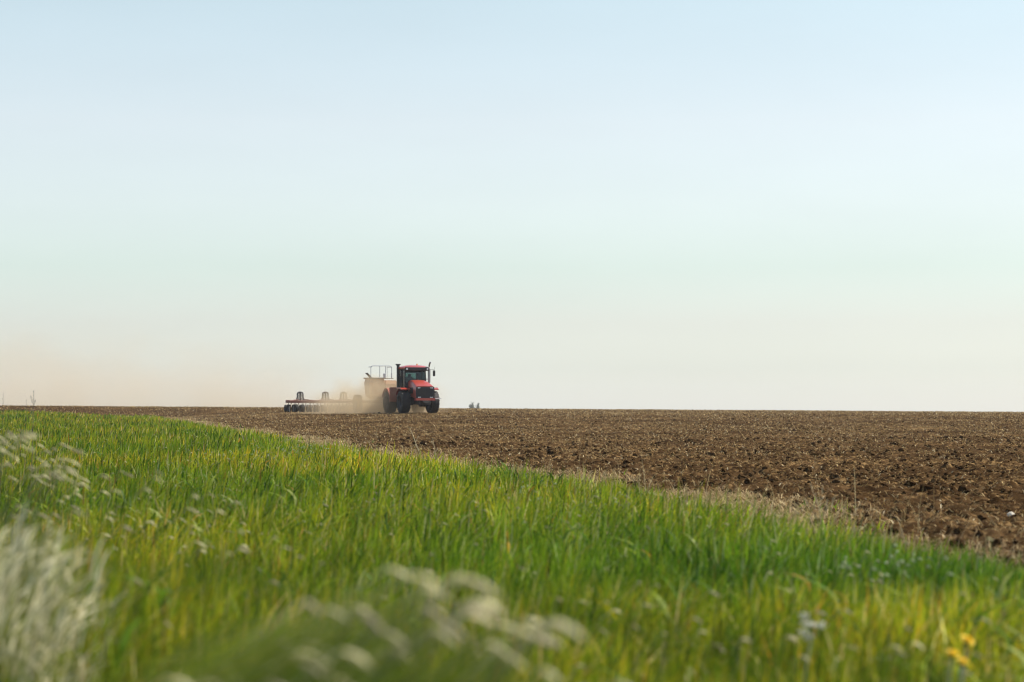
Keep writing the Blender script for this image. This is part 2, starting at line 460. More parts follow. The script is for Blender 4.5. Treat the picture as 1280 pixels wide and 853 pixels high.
def make_clods():
    """loose lumps of soil turned up by the plough"""
    bm = bmesh.new(); bmesh.ops.create_icosphere(bm, subdivisions=2, radius=1.0)
    base = np.array([v.co[:] for v in bm.verts]); tri = np.array([[v.index for v in f.verts] for f in bm.faces]); bm.free()
    x, y, r = sample_polar(75000, 13, 190, 1.15)
    e = x - edge_x(y) - edge_wobble(x, y)
    keep = (e > 0.3) & (RNG.random(len(x)) < 0.15 + 1.3 * vnoise(x, y, 1.9, 57) ** 2)
    x, y, r = x[keep], y[keep], r[keep]; m = len(x)
    s = (0.014 + 0.028 * RNG.random(m) ** 2 + 0.05 * RNG.random(m) ** 9) * np.maximum(1, r / 45) ** 0.15 * np.where(r > 90, 0.75, 1)
    nb = len(base)
    V = np.repeat(base[None], m, 0)
    ph = RNG.random((m, 1, 3)) * 6.28
    k = 1 + 0.22 * np.sin(V[..., 0:1] * 3.1 + ph[..., 0:1]) + 0.2 * np.sin(V[..., 1:2] * 4.3 + ph[..., 1:2]) + 0.16 * np.sin(V[..., 2:3] * 5.2 + V[..., 0:1] * 3 + ph[..., 2:3]) + RNG.normal(0, 0.07, (m, nb, 1))
    V = V * k * np.array([1, 1, 0.72]) * (s[:, None, None]) * (0.75 + 0.5 * RNG.random((m, 1, 3)))
    V += np.stack([x, y, field_z(x, y) + 0.25 * s], -1)[:, None]
    F = (tri[None] + (np.arange(m) * nb)[:, None, None]).reshape(-1)
    o = np_mesh('soil_clods', V.reshape(-1, 3), F, np.full(m * len(tri), 3), M_FIELD)
    tag(o, 'loose dark soil clods on the ploughed field', 'soil clods', kind='stuff')
make_clods()

def make_stalks():
    n = 9000
    x, y, r = sample_polar(n, 12, 120, 1.2)
    e = x - edge_x(y) - edge_wobble(x, y)
    keep = (e > -0.5) & (RNG.random(n) < 0.5 * np.exp(-np.abs(e - 0.3) / 0.7) * sstep(0.45, 0.75, vnoise(x, y * 0.6, 1.6, 58)) * 2)
    x, y, r = x[keep], y[keep], r[keep]; m = len(x)
    cols = palette(m, RNG, [(0.46, 0.34, 0.16), (0.56, 0.45, 0.24), (0.34, 0.23, 0.10)], [4, 3, 3])
    v, f, t, c = blade_arrays(x, y, field_z(x, y) - 0.01, 0.22 + 0.38 * RNG.random(m), 0.004 * np.maximum(1, r / 14) ** 0.8 * (0.7 + 0.6 * RNG.random(m)), RNG.normal(0, 0.8, m),
                              RNG.random(m) * 6.28, 0.1 + 0.5 * RNG.random(m), cols, 3)
    tag(np_mesh('dry_stalks', v, f, t, M_STRAW, cols=c), 'thin straw coloured stalks standing along the edge of the soil', 'dead grass', kind='stuff')
make_stalks()

# ------------------------------------------------------------------ tractor
M_RED = dusty('red_paint', (0.38, 0.028, 0.012), amount=0.18, rough=0.32, coat=0.3)
M_REDD = dusty('dusty_red_paint', (0.42, 0.17, 0.08), dust=(0.48, 0.29, 0.155), amount=0.65, rough=0.5)
M_REDF = dusty('rear_red_paint', (0.44, 0.055, 0.028), dust=(0.44, 0.27, 0.16), amount=0.5, rough=0.45)
M_BLACK = dusty('black_plastic', (0.007, 0.007, 0.008), amount=0.04, rough=0.45)
M_IRON = dusty('dark_iron', (0.014, 0.013, 0.013), amount=0.14, rough=0.5)
M_RUBBER = dusty('tyre_rubber', (0.010, 0.010, 0.010), amount=0.09, rough=0.75)
M_RUBBERD = dusty('dusty_tyre_rubber', (0.03, 0.026, 0.022), amount=0.65, rough=0.85)
M_RIM = dusty('rim_paint', (0.03, 0.026, 0.026), amount=0.2, rough=0.5)
M_CHROME = principled('muffler_steel', (0.32, 0.31, 0.30), 0.35, 0.9)
M_LAMP = principled('lamp_glass', (0.75, 0.75, 0.72), 0.12, 0.0, 0.8)
M_BEACON = principled('orange_beacon', (0.8, 0.25, 0.02), 0.2)
M_SEAT = principled('seat_fabric', (0.03, 0.03, 0.035), 0.9)
M_RAIL = principled('galvanised_rail', (0.42, 0.43, 0.44), 0.45, 0.4)
M_WHITE = principled('highlight_white', (0.75, 0.74, 0.7), 0.5)
M_FRAME = dusty('red_brown_frame', (0.17, 0.035, 0.025), dust=(0.34, 0.22, 0.14), amount=0.5, rough=0.6)
M_HOSE = principled('grey_hose', (0.09, 0.085, 0.08), 0.7)
M_STEEL = dusty('worn_steel', (0.20, 0.19, 0.18), amount=0.5, rough=0.5, metal=0.6)
def glass_mat():
    m = bpy.data.materials.new('tinted_glass'); m.use_nodes = True
    t = m.node_tree; t.nodes.clear()
    o = t.nodes.new('ShaderNodeOutputMaterial'); mx = t.nodes.new('ShaderNodeMixShader')
    tr = t.nodes.new('ShaderNodeBsdfTransparent'); tr.inputs[0].default_value = (0.50, 0.62, 0.60, 1)
    gl = t.nodes.new('ShaderNodeBsdfGlossy'); gl.inputs['Roughness'].default_value = 0.03
    fr = t.nodes.new('ShaderNodeFresnel'); fr.inputs[0].default_value = 1.45
    t.links.new(fr.outputs[0], mx.inputs[0]); t.links.new(tr.outputs[0], mx.inputs[1]); t.links.new(gl.outputs[0], mx.inputs[2])
    t.links.new(mx.outputs[0], o.inputs[0]); return m
M_GLASS = glass_mat()

TH = R(20)                                   # the machine drives to the right of the camera by this angle
TX, TY = -7.15, 184.0
HEAD = -math.pi / 2 + TH                     # heading of local +x in the world
TZ = gz(TX, TY) + 0.03

def tyre_mesh(rad, width, rim_r, lugs, lug_h):
    b = MB(); hw = width / 2
    b.lathe([(rim_r, -hw * 0.80), (rim_r + 0.05, -hw * 0.98), ((rad + rim_r) / 2, -hw * 1.06), (rad - 0.10, -hw), (rad - 0.035, -hw * 0.82),
             (rad - 0.02, 0), (rad - 0.035, hw * 0.82), (rad - 0.10, hw), ((rad + rim_r) / 2, hw * 1.06), (rim_r + 0.05, hw * 0.98), (rim_r, hw * 0.80)], 48)
    for k in range(lugs):
        for s in (-1, 1):
            a0 = 2 * math.pi * (k + (0.5 if s > 0 else 0)) / lugs
            da = 2 * math.pi / lugs * 0.9
            q = []
            for (u, rr) in ((0.0, rad - lug_h), (0.0, rad), (1.0, rad - 0.03), (1.0, rad - lug_h - 0.08)):
                for dth in (-0.16, 0.16):
                    a = a0 + da * u + dth * 2 * math.pi / lugs
                    q.append(b.bm.verts.new((rr * math.cos(a), s * hw * (0.02 + 0.98 * u), rr * math.sin(a))))
            for f in ((0, 1, 3, 2), (2, 3, 5, 4), (4, 5, 7, 6), (0, 2, 4, 6), (1, 7, 5, 3), (0, 6, 7, 1)):
                b.bm.faces.new([q[i] for i in f])
    return b

def rim_mesh(rim_r, width):
    b = MB(); hw = width / 2
    b.lathe([(0.0, hw * 0.25), (0.16, hw * 0.25), (0.20, hw * 0.12), (rim_r * 0.72, hw * 0.05), (rim_r * 0.8, hw * 0.5), (rim_r, hw * 0.80), (rim_r + 0.012, hw * 0.82),
             (rim_r, -hw * 0.80), (rim_r * 0.8, -hw * 0.5), (rim_r * 0.72, -hw * 0.1), (0.0, -hw * 0.1)], 32)
    for k in range(10):
        a = 2 * math.pi * k / 10
        b.box((0.15 * math.cos(a), hw * 0.27, 0.15 * math.sin(a)), (0.035, 0.05, 0.035))
    return b

def build_tractor():
    root = empty('tractor', (TX, TY, TZ), HEAD)
    tag(root, 'red articulated four wheel tractor with black cab pulling the seeding rig', 'tractor')
    # --- chassis, front and rear halves with the articulation joint
    b = MB(); b.box((0.25, 0, 0.98), (2.9, 0.75, 0.62), 0.04); b.box((0, 0, 0.84), (0.42, 1.9, 0.36), 0.06); b.box((1.45, 0, 0.80), (0.5, 1.0, 0.32), 0.05)
    b.box((-1.1, 0, 1.25), (1.4, 1.7, 0.5), 0.06); b.box((-1.3, -0.78, 0.75), (0.8, 0.42, 0.5), 0.06); b.box((-1.3, 0.78, 0.75), (0.8, 0.42, 0.5), 0.06)
    ch = b.build('front_chassis', M_IRON, root)
    b = MB(); b.box((-3.2, 0, 1.0), (2.6, 0.8, 0.6), 0.04); b.box((-3.5, 0, 0.84), (0.42, 1.9, 0.36), 0.06); b.box((-4.7, 0, 0.75), (0.8, 0.4, 0.25), 0.03)
    b.build('rear_chassis', M_IRON, root)
    b = MB(); b.tube([(-1.75, 0, 0.62), (-1.75, 0, 1.35)], 0.17, 14); b.build('pivot_joint', M_IRON, root)
    # --- hood
    def hsec(x, w, z0, z1, cr):
        return [(x, -w, z0), (x, -w, z1 - cr * 1.2), (x, -w + cr * 0.45, z1 - cr * 0.35), (x, -w + cr * 1.4, z1), (x, 0, z1 + 0.025), (x, w - cr * 1.4, z1),
                (x, w - cr * 0.45, z1 - cr * 0.35), (x, w, z1 - cr * 1.2), (x, w, z0)]
    b = MB(); b.loft([hsec(-0.62, 0.60, 1.3, 2.52, 0.16), hsec(0.25, 0.62, 1.25, 2.50, 0.16), hsec(0.9, 0.68, 1.2, 2.33, 0.15), hsec(1.45, 0.72, 1.1, 2.14, 0.13),
                      hsec(1.72, 0.73, 1.0, 2.04, 0.10)])
    hood = b.build('hood', M_RED, root, smooth=True)
    b = MB()
    for s in (-1, 1):
        b = MB(); b.box((0.45, s * 0.69, 1.72), (0.9, 0.02, 0.46), 0.0)
        for k in range(5): b.box((0.12 + 0.16 * k, s * 0.705, 1.72), (0.07, 0.014, 0.42), 0.0)
        b.build('side_vent', M_BLACK, hood)
    # --- grille with bars and frame
    b = MB(); b.poly_prism([(-0.70, 1.14), (0.70, 1.14), (0.735, 1.7), (0.70, 1.98), (-0.70, 1.98), (-0.735, 1.7)], 'x', 1.724, 1.80)
    for k in range(9): b.box((1.81, 0, 1.30 + 0.065 * k), (0.03, 1.16, 0.022))
    for y in (-0.58, 0, 0.58): b.box((1.815, y, 1.56), (0.035, 0.03, 0.6))
    b.build('grille', M_BLACK, root)
    hl = None
    for y, z, wy in ((-0.50, 1.91, 0.22), (0.50, 1.91, 0.22), (-0.48, 1.20, 0.20), (0.48, 1.20, 0.20)):
        if hl is None or True:
            b = MB()
            for dy in (-wy * 0.27, wy * 0.27): b.tube([(1.80, y + dy, z), (1.835, y + dy, z)], 0.042, 14)
            hl = b.build('headlight', M_LAMP, root)
    b = MB(); b.poly_prism([(-0.78, 0.96), (0.78, 0.96), (0.72, 1.13), (-0.72, 1.13)], 'x', 1.45, 1.86)
    b.build('bumper', M_RED, root)
    b = MB(); b.box((1.80, 0, 0.86), (0.34, 0.5, 0.16), 0.03); b.tube([(1.9, -0.12, 0.78), (2.08, -0.12, 0.78), (2.08, 0.12, 0.78), (1.9, 0.12, 0.78)], 0.03)
    b.build('tow_hitch', M_IRON, root)
    # --- cab: pillars, floor, roof
    x0, x1, w = -0.66, -2.15, 0.84
    b = MB()
    for s in (-1, 1):
        b.tube([(x0 + 0.08, s * w, 1.5), (x0 + 0.02, s * w, 2.1), (x0 - 0.08, s * (w - 0.04), 3.34)], 0.055, 6)
        b.tube([(-1.45, s * w, 1.5), (-1.45, s * (w - 0.04), 3.34)], 0.045, 6)
        b.tube([(x1, s * w, 1.5), (x1 + 0.05, s * (w - 0.05), 3.34)], 0.06, 6)
        b.box(((x0 + x1) / 2, s * w, 1.72), (abs(x1 - x0), 0.06, 0.46), 0.02)
    b.box((x1, 0, 1.85), (0.06, 2 * w, 0.75), 0.02); b.box((x0 + 0.05, 0, 1.9), (0.05, 2 * w, 0.9), 0.02)
    b.box(((x0 + x1) / 2, 0, 1.52), (abs(x1 - x0), 2 * w, 0.08)); b.box(((x0 + x1) / 2, 0, 3.33), (abs(x1 - x0), 2 * w - 0.06, 0.08), 0.02)
    for y in (-0.66, 0.66): b.box((x1 + 0.03, y, 2.75), (0.05, 0.32, 1.2), 0.02)       # broad rear corner posts
    b.box((x1 + 0.03, 0, 2.42), (0.05, 1.6, 0.5), 0.02); b.box((x1 + 0.03, 0, 3.22), (0.05, 1.6, 0.28), 0.02)
    b.build('cab_frame', M_BLACK, root)
    b = MB(); b.box((-1.55, -0.12, 2.0), (0.5, 0.55, 0.16), 0.05); b.box((-1.80, -0.12, 2.4), (0.16, 0.52, 0.85), 0.06); b.box((-1.8, -0.12, 2.92), (0.12, 0.28, 0.2), 0.05)
    b.build('driver_seat', M_SEAT, root)
    b = MB(); b.tube([(-0.85, 0.0, 1.6), (-1.08, 0.0, 2.3)], 0.04); b.lathe([(0.19, -0.015), (0.205, 0.0), (0.19, 0.015), (0.175, 0.0), (0.19, -0.015)], 20, (-1.08, 0.0, 2.3))
    b.box((-0.86, 0, 2.18), (0.22, 1.2, 0.5), 0.05)
    b.build('dashboard', M_BLACK, root)
    b = MB(); b.box((x0 - 0.02, 0, 2.80), (0.012, 1.56, 0.98), 0.0, (-0.075, 'Y')); b.build('windscreen', M_GLASS, root)
    for s in (-1, 1):
        b = MB(); b.box((-1.05, s * (w - 0.02), 2.62), (0.68, 0.012, 1.34)); b.build('door_window', M_GLASS, root)
        b = MB(); b.box((-1.81, s * (w - 0.02), 2.62), (0.56, 0.012, 1.34)); b.build('side_window', M_GLASS, root)
    b = MB(); b.box((x1 + 0.065, 0.0, 2.87), (0.012, 0.98, 0.42)); b.build('rear_window', M_GLASS, root)
    b = MB()
    b.loft([[(-0.30, -0.98, 3.37), (-0.30, 0.98, 3.37), (-2.32, 0.98, 3.37), (-2.32, -0.98, 3.37)],
            [(-0.27, -1.0, 3.45), (-0.27, 1.0, 3.45), (-2.34, 1.0, 3.45), (-2.34, -1.0, 3.45)],
            [(-0.34, -0.93, 3.53), (-0.34, 0.93, 3.53), (-2.28, 0.93, 3.53), (-2.28, -0.93, 3.53)],
            [(-0.62, -0.62, 3.62), (-0.62, 0.62, 3.62), (-2.05, 0.62, 3.62), (-2.05, -0.62, 3.62)],
            [(-0.9, -0.4, 3.67), (-0.9, 0.4, 3.67), (-1.8, 0.4, 3.67), (-1.8, -0.4, 3.67)]])
    roof = b.build('cab_roof', M_RED, root, smooth=True)
    b = MB(); b.box((-0.30, 0, 3.37), (0.16, 1.90, 0.27), 0.04); b.box((-0.6, 0, 3.27), (0.5, 1.6, 0.1), 0.02); b.build('visor', M_BLACK, roof)
    for y in (-0.82, -0.52, 0.52, 0.82):
        b = MB(); b.tube([(-0.23, y, 3.37), (-0.19, y, 3.37)], 0.07, 14); b.build('work_lamp', M_LAMP if abs(y) > 0.6 else M_BLACK, roof)
    b = MB(); b.tube([(-1.2, 0.3, 3.66), (-1.2, 0.3, 3.78)], 0.05, 12); b.build('beacon', M_BEACON, roof)
    # --- exhaust and air intake beside the cab
    b = MB()
    b.tube([(-0.35, 1.0, 2.0), (-0.35, 1.0, 2.35)], 0.06, 12); b.tube([(-0.35, 1.0, 2.35), (-0.35, 1.0, 3.35)], 0.105, 16)
    b.tube([(-0.35, 1.0, 3.35), (-0.35, 1.0, 3.6), (-0.32, 1.02, 3.75), (-0.24, 1.06, 3.9)], 0.065, 12)
    b.box((-0.35, 0.9, 2.6), (0.06, 0.25, 0.05)); b.build('exhaust_pipe', M_CHROME, root, smooth=True)
    b = MB()
    b.tube([(-1.95, -0.98, 1.9), (-1.95, -0.98, 3.66)], 0.115, 16); b.tube([(-1.95, -0.98, 3.66), (-1.95, -0.98, 3.72)], 0.17, 16); b.tube([(-1.95, -0.98, 3.72), (-1.95, -0.98, 3.77)], 0.21, 16)
    b.tube([(-1.92, -0.95, 2.9), (-1.85, -0.86, 2.72), (-1.8, -0.8, 2.35), (-1.7, -0.8, 2.1)], 0.09, 10)
    b.build('air_intake', M_BLACK, root, smooth=True)
    # --- mirrors
    for s, y, arm_z in ((-1, -1.18, 3.25), (1, 1.42, 3.32)):
        b = MB(); b.tube([(-0.45, s * 0.84, arm_z), (-0.40, y, arm_z), (-0.40, y, arm_z - 0.12)], 0.016, 6)
        b.box((-0.42, y, arm_z - 0.27), (0.07, 0.19, 0.44), 0.025)
        if s > 0: b.tube([(-0.40, y + 0.02, arm_z), (-0.40, y + 0.02, arm_z + 0.22)], 0.008, 5)
        b.build('mirror', M_BLACK, root)
    # --- fenders
    def arch(xc, rr, a0, a1, th=0.05, n=12):
        o = [(xc + rr * math.cos(a0 + (a1 - a0) * k / n), 0.86 + rr * math.sin(a0 + (a1 - a0) * k / n)) for k in range(n + 1)]
        i = [(xc + (rr - th) * math.cos(a0 + (a1 - a0) * k / n), 0.86 + (rr - th) * math.sin(a0 + (a1 - a0) * k / n)) for k in range(n, -1, -1)]
        return o + i
    for s in (-1, 1):
        b = MB(); lo, hi = sorted((s * 0.76, s * 1.50))
        b.poly_prism(arch(0.0, 1.08, R(62), R(150)), 'y', lo, hi)
        b.box((-0.25, s * 1.475, 1.90), (0.95, 0.05, 0.12), 0.02)
        b.build('front_fender', M_RED if s < 0 else M_RED, root)
        b = MB(); b.poly_prism(arch(-3.5, 1.08, R(20), R(160)), 'y', lo, hi)
        b.box((-2.42, s * 1.1, 1.43), (0.10, 0.86, 1.12), 0.03); b.box((-3.0, s * 0.75, 1.6), (1.1, 0.10, 0.75), 0.03)
        b.build('rear_fender', M_REDF, root)
        b = MB()
        for k in range(4): b.box((-1.35, s * (1.0 + 0.04 * (3 - k)), 0.55 + 0.30 * k), (0.5, 0.22, 0.03))
        for xx in (-1.6, -1.1): b.box((xx, s * 1.06, 1.0), (0.03, 0.05, 1.05))
        b.build('ladder', M_IRON, root)
    b = MB(); b.box((0.98, 1.30, 1.12), (0.03, 0.50, 0.07), 0.01); b.build('highlight_plate', M_WHITE, root)  # white bar standing in for the sun highlight on the left mudguard
    b = MB(); b.box((-3.1, 0, 1.65), (1.9, 1.3, 0.7), 0.08); b.build('rear_tank', M_REDD, root)
    # --- wheels
    tm = tyre_mesh(0.86, 0.66, 0.42, 20, 0.05); rm = rim_mesh(0.42, 0.66)
    w0 = empty('wheel', (0, -1.14, 0.86), math.pi, root)
    t0 = tm.build('tyre', M_RUBBER, w0); r0 = rm.build('rim', M_RIM, w0)
    for (xx, yy) in ((0, 1.14), (-3.5, -1.14), (-3.5, 1.14)):
        c = copy_tree(w0, root); c.location = (xx, yy, 0.86); c.rotation_euler = (0, 0, 0 if yy > 0 else math.pi)
    return root
build_tractor()

# ------------------------------------------------------------------ seed cart
def world_of(lx, ly):
    return TX + lx * math.cos(HEAD) - ly * math.sin(HEAD), TY + lx * math.sin(HEAD) + ly * math.cos(HEAD)

def build_cart():
    ox, oy = world_of(-8.6, 0)
    root = empty('seed_cart', (ox, oy, gz(ox, oy) + 0.02), HEAD)
    root.scale = (1, 1, 1.05)
    tag(root, 'dusty orange tan seed hopper cart with grey handrail, between tractor and seed drill', 'seed cart')
    b = MB(); b.box((0.6, 0, 0.95), (4.6, 0.28, 0.22), 0.03); b.box((-0.5, 0, 0.8), (0.2, 4.0, 0.18), 0.02)
    for s in (-1, 1): b.box((0.2, s * 0.8, 1.1), (2.4, 0.12, 0.18), 0.02); b.tube([(1.4, s * 0.8, 1.05), (3.4, 0, 0.75)], 0.07)
    b.box((-2.6, 0, 0.9), (3.4, 0.22, 0.2), 0.03)
    b.build('cart_frame', M_FRAME, root)
    def sec(z, xa, xb, ya, yb): return [(xa, ya, z), (xb, ya, z), (xb, yb, z), (xa, yb, z)]
    b = MB(); b.loft([sec(1.0, 0.1, 0.5, -0.85, -0.15), sec(1.25, -0.3, 0.9, -1.08, 0.08), sec(2.25, -0.4, 1.0, -1.15, 0.15), sec(2.52, -0.32, 0.94, -1.08, 0.08),
                      sec(2.525, -0.42, 1.04, -1.2, 0.2), sec(2.62, -0.42, 1.04, -1.2, 0.2)])
    hp = b.build('hopper', M_REDD, root, loc=(0, -0.45, 0))
    b = MB()
    for y in (-0.85, -0.5, -0.15): b.box((0.96, y, 1.9), (0.05, 0.05, 0.75), 0.01, (0.12, 'Y'))
    b.build('stiffener', M_REDD, hp)
    b = MB(); b.box((-0.25, -0.82, 2.80), (0.6, 0.52, 0.05), 0.02, (-0.75, 'X')); b.build('lid', M_IRON, hp)
    b = MB(); b.loft([sec(1.1, 0.1, 0.5, 0.45, 0.95), sec(1.5, -0.25, 0.95, 0.24, 1.25), sec(2.15, -0.35, 1.0, 0.22, 1.3), sec(2.42, -0.2, 0.9, 0.26, 1.05)])
    b.build('small_hopper', M_REDD, root, loc=(0, -0.45, 0))
    # rail round the platform
    b = MB(); X = 1.12
    for yy, top in ((-1.05, 3.42), (-0.32, 3.5), (0.16, 3.5), (0.66, 3.42)): b.tube([(X, yy, 2.58), (X, yy, top)], 0.028, 8)
    b.tube([(X, -1.05, 3.35), (X, -1.0, 3.45), (X, -0.9, 3.5), (X, 0.52, 3.5), (X, 0.62, 3.45), (X, 0.66, 3.35)], 0.028, 8)
    b.tube([(X, 0.66, 2.6), (X, 0.66, 2.95)], 0.05, 8); b.tube([(X, 0.66, 3.42), (-0.1, 0.66, 3.42), (-0.1, 0.66, 2.5)], 0.025, 8); b.tube([(X, -1.05, 3.42), (0.5, -1.05, 3.42)], 0.025, 8)
    b.build('handrail', M_RAIL, root, loc=(0, -0.45, 0))
    b = MB(); b.box((1.18, -0.2, 2.55), (0.28, 1.9, 0.04)); b.build('platform', M_IRON, root, loc=(0, -0.45, 0))
    b = MB(); b.box((1.32, 0.0, 2.76), (0.10, 0.18, 0.34), 0.02); b.build('control_box', M_RAIL, root, loc=(0, -0.45, 0))
    b = MB(); b.lathe([(0.0, -0.15), (0.3, -0.15), (0.34, 0), (0.3, 0.15), (0.0, 0.15)], 20, (1.9, 0.0, 1.25)); b.tube([(1.9, 0, 1.25), (1.2, 0, 1.0)], 0.1, 10)
    b.build('fan', M_IRON, root)
    tm = tyre_mesh(0.68, 0.5, 0.34, 18, 0.04); rm = rim_mesh(0.34, 0.5)
    w0 = empty('wheel', (-0.55, -2.1, 0.68), math.pi, root); tm.build('tyre', M_RUBBERD, w0); rm.build('rim', M_RIM, w0)
    c = copy_tree(w0, root); c.location = (-0.55, 2.1, 0.68); c.rotation_euler = (0, 0, 0)
build_cart()

# ------------------------------------------------------------------ seed drill
def build_drill():
    ox, oy = world_of(-13.5, 0)
    root = empty('seed_drill', (ox, oy, gz(ox, oy) + 0.02), HEAD)
    root.scale = (1, 1, 1.06)
    tag(root, 'wide rust red seed drill with packer wheels and hose towers trailing through the dust', 'seed drill')
    YA, YB = -6.68, 5.5; YM, WID = (YA + YB) / 2, YB - YA
    b = MB()
    b.box((0.55, YM, 0.79), (0.2, WID, 0.2), 0.02); b.box((-0.55, YM, 0.80), (0.2, WID, 0.22), 0.02); b.box((1.3, 0, 0.76), (0.13, 7.0, 0.13), 0.02)
    for k in range(9): y = YA + 0.3 + k * (WID - 0.6) / 8; b.box((0.0, y, 0.79), (1.1, 0.10, 0.11), 0.01)
    for s in (-1, 1): b.tube([(1.3, s * 3.2, 0.78), (4.4, s * 0.1, 0.85)], 0.06)
    b.box((2.9, 0, 0.85), (3.2, 0.2, 0.18), 0.02)
    for y in (-5.63, -3.53, -2.01): b.tube([(0.5, y - 0.9, 0.86), (0.1, y, 1.0), (0.5, y + 1.1, 0.86)], 0.035, 6)
    b.build('tool_bar', M_FRAME, root)
    # distribution towers with drooping hoses
    tw = None
    for y in (-5.63, -3.53, -2.01, 1.2, 2.9, 4.6):
        if tw is None:
            b = MB(); b.tube([(0, 0, 0.84), (0, 0, 1.46)], 0.055, 10);
            b.loft([[(r_ * math.cos(2 * math.pi * k / 16), r_ * math.sin(2 * math.pi * k / 16), z_) for k in range(16)] for r_, z_ in ((0.13, 1.42), (0.16, 1.46), (0.16, 1.52), (0.10, 1.56))])
            tw = b.build('hose_tower', M_IRON, root)
            b = MB()
            for k in range(10):
                a = 2 * math.pi * k / 10 + 0.2; c, s_ = math.cos(a), math.sin(a)
                b.tube([(0.13 * c, 0.13 * s_, 1.49), (0.21 * c, 0.21 * s_, 1.50), (0.26 * c, 0.26 * s_, 1.38), (0.26 * c, 0.26 * s_, 1.15), (0.34 * c, 0.34 * s_, 0.92), (0.5 * c, 0.5 * s_, 0.83)], 0.026, 6)
            b.build('hose', M_HOSE, tw)
            tw.location = (0, y, 0)
        else:
            c = copy_tree(tw, root); c.location = (0, y, 0)
    # coulter discs on arms, and packer wheels behind
    dp = None; n = 40
    for k in range(n):
        y = YA + 0.12 + k * (WID - 0.24) / (n - 1)
        if dp is None:
            b = MB(); b.lathe([(0.0, -0.012), (0.23, -0.004), (0.23, 0.004), (0.0, 0.012)], 20, (0, 0, 0.23))
            dp = b.build('coulter_disc', M_STEEL, root)
            b = MB(); b.tube([(0, 0.03, 0.23), (0.35, 0.03, 0.5), (0.35, 0.03, 0.75)], 0.025, 6); b.build('arm', M_FRAME, dp)
            b = MB(); b.lathe([(0.0, -0.05), (0.14, -0.05), (0.2, -0.085), (0.27, -0.07), (0.285, 0.0), (0.27, 0.07), (0.2, 0.085), (0.14, 0.05), (0, 0.05)], 22, (0, 0, 0.285))
            pw = b.build('packer_wheel', M_RUBBER, root)
            b = MB(); b.tube([(0.0, 0.10, 0.285), (0.45, 0.10, 0.6), (0.6, 0.10, 0.74)], 0.025, 6); b.build('arm', M_FRAME, pw)
            dp.location = (0.15, y, 0); pw.location = (-1.05, y, 0)
        else:
            c = copy_tree(dp, root); c.location = (0.15, y, 0)
            c = copy_tree(pw, root); c.location = (-1.05 if k % 2 == 0 else -1.3, y, 0)
    tm = tyre_mesh(0.30, 0.26, 0.14, 14, 0.02)
    rm = rim_mesh(0.14, 0.26); w0 = empty('gauge_wheel', (1.35, -6.3, 0.30), math.pi, root)
    tm.build('tyre', M_RUBBER, w0); rm.build('rim', M_RIM, w0)
    for xx, yy in ((1.35, -5.8), (-0.5, -6.45), (-0.5, -6.0), (1.35, 4.6), (1.35, 5.1)):
        c = copy_tree(w0, root); c.location = (xx, yy, 0.30)
build_drill()

# ------------------------------------------------------------------ dust
def dust_volume(name, label, loc, rz, size, density, color, build, step, aniso=0.35):
    me = bpy.data.meshes.new(name); bm = bmesh.new()
    bmesh.ops.create_cube(bm, size=1, matrix=Matrix.Diagonal((*size, 1))); bm.to_mesh(me); bm.free()
    o = bpy.data.objects.new(name, me); COL.objects.link(o); o.location = loc; o.rotation_euler = (0, 0, rz)
    m = bpy.data.materials.new(name); m.use_nodes = True; t = m.node_tree; t.nodes.clear()
    out = t.nodes.new('ShaderNodeOutputMaterial'); v = t.nodes.new('ShaderNodeVolumePrincipled')
    v.inputs['Color'].default_value = (*color, 1); v.inputs['Anisotropy'].default_value = aniso
    t.links.new(v.outputs[0], out.inputs['Volume'])
    co = t.nodes.new('ShaderNodeTexCoord')
    def math_(op, a, b=None, c=None):
        n = t.nodes.new('ShaderNodeMath'); n.operation = op
        for i, q in enumerate((a, b, c)):
            if q is None: continue
            if isinstance(q, (int, float)): n.inputs[i].default_value = q
            else: t.links.new(q, n.inputs[i])
        return n.outputs[0]
    def smooth(x, a, b, lo=0.0, hi=1.0):
        n = t.nodes.new('ShaderNodeMapRange'); n.interpolation_type = 'SMOOTHSTEP'
        t.links.new(x, n.inputs[0])
        for i, q in zip((1, 2, 3, 4), (a, b, lo, hi)): n.inputs[i].default_value = q
        return n.outputs[0]
    def noise(sc, det=4, stretch=(1, 1, 1)):
        mp = t.nodes.new('ShaderNodeMapping'); mp.inputs['Scale'].default_value = stretch
        t.links.new(co.outputs['Object'], mp.inputs[0])
        n = t.nodes.new('ShaderNodeTexNoise'); n.inputs['Scale'].default_value = sc; n.inputs['Detail'].default_value = det
        t.links.new(mp.outputs[0], n.inputs['Vector']); return n.outputs['Fac']
    s = t.nodes.new('ShaderNodeSeparateXYZ'); t.links.new(co.outputs['Object'], s.inputs[0])
    d = build(math_, smooth, noise, s.outputs[0], s.outputs[1], s.outputs[2])
    t.links.new(math_('MULTIPLY', d, density), v.inputs['Density'])
    m.cycles.volume_step_rate = step
    me.materials.append(m)
    tag(o, label, 'dust', kind='stuff')
    return o

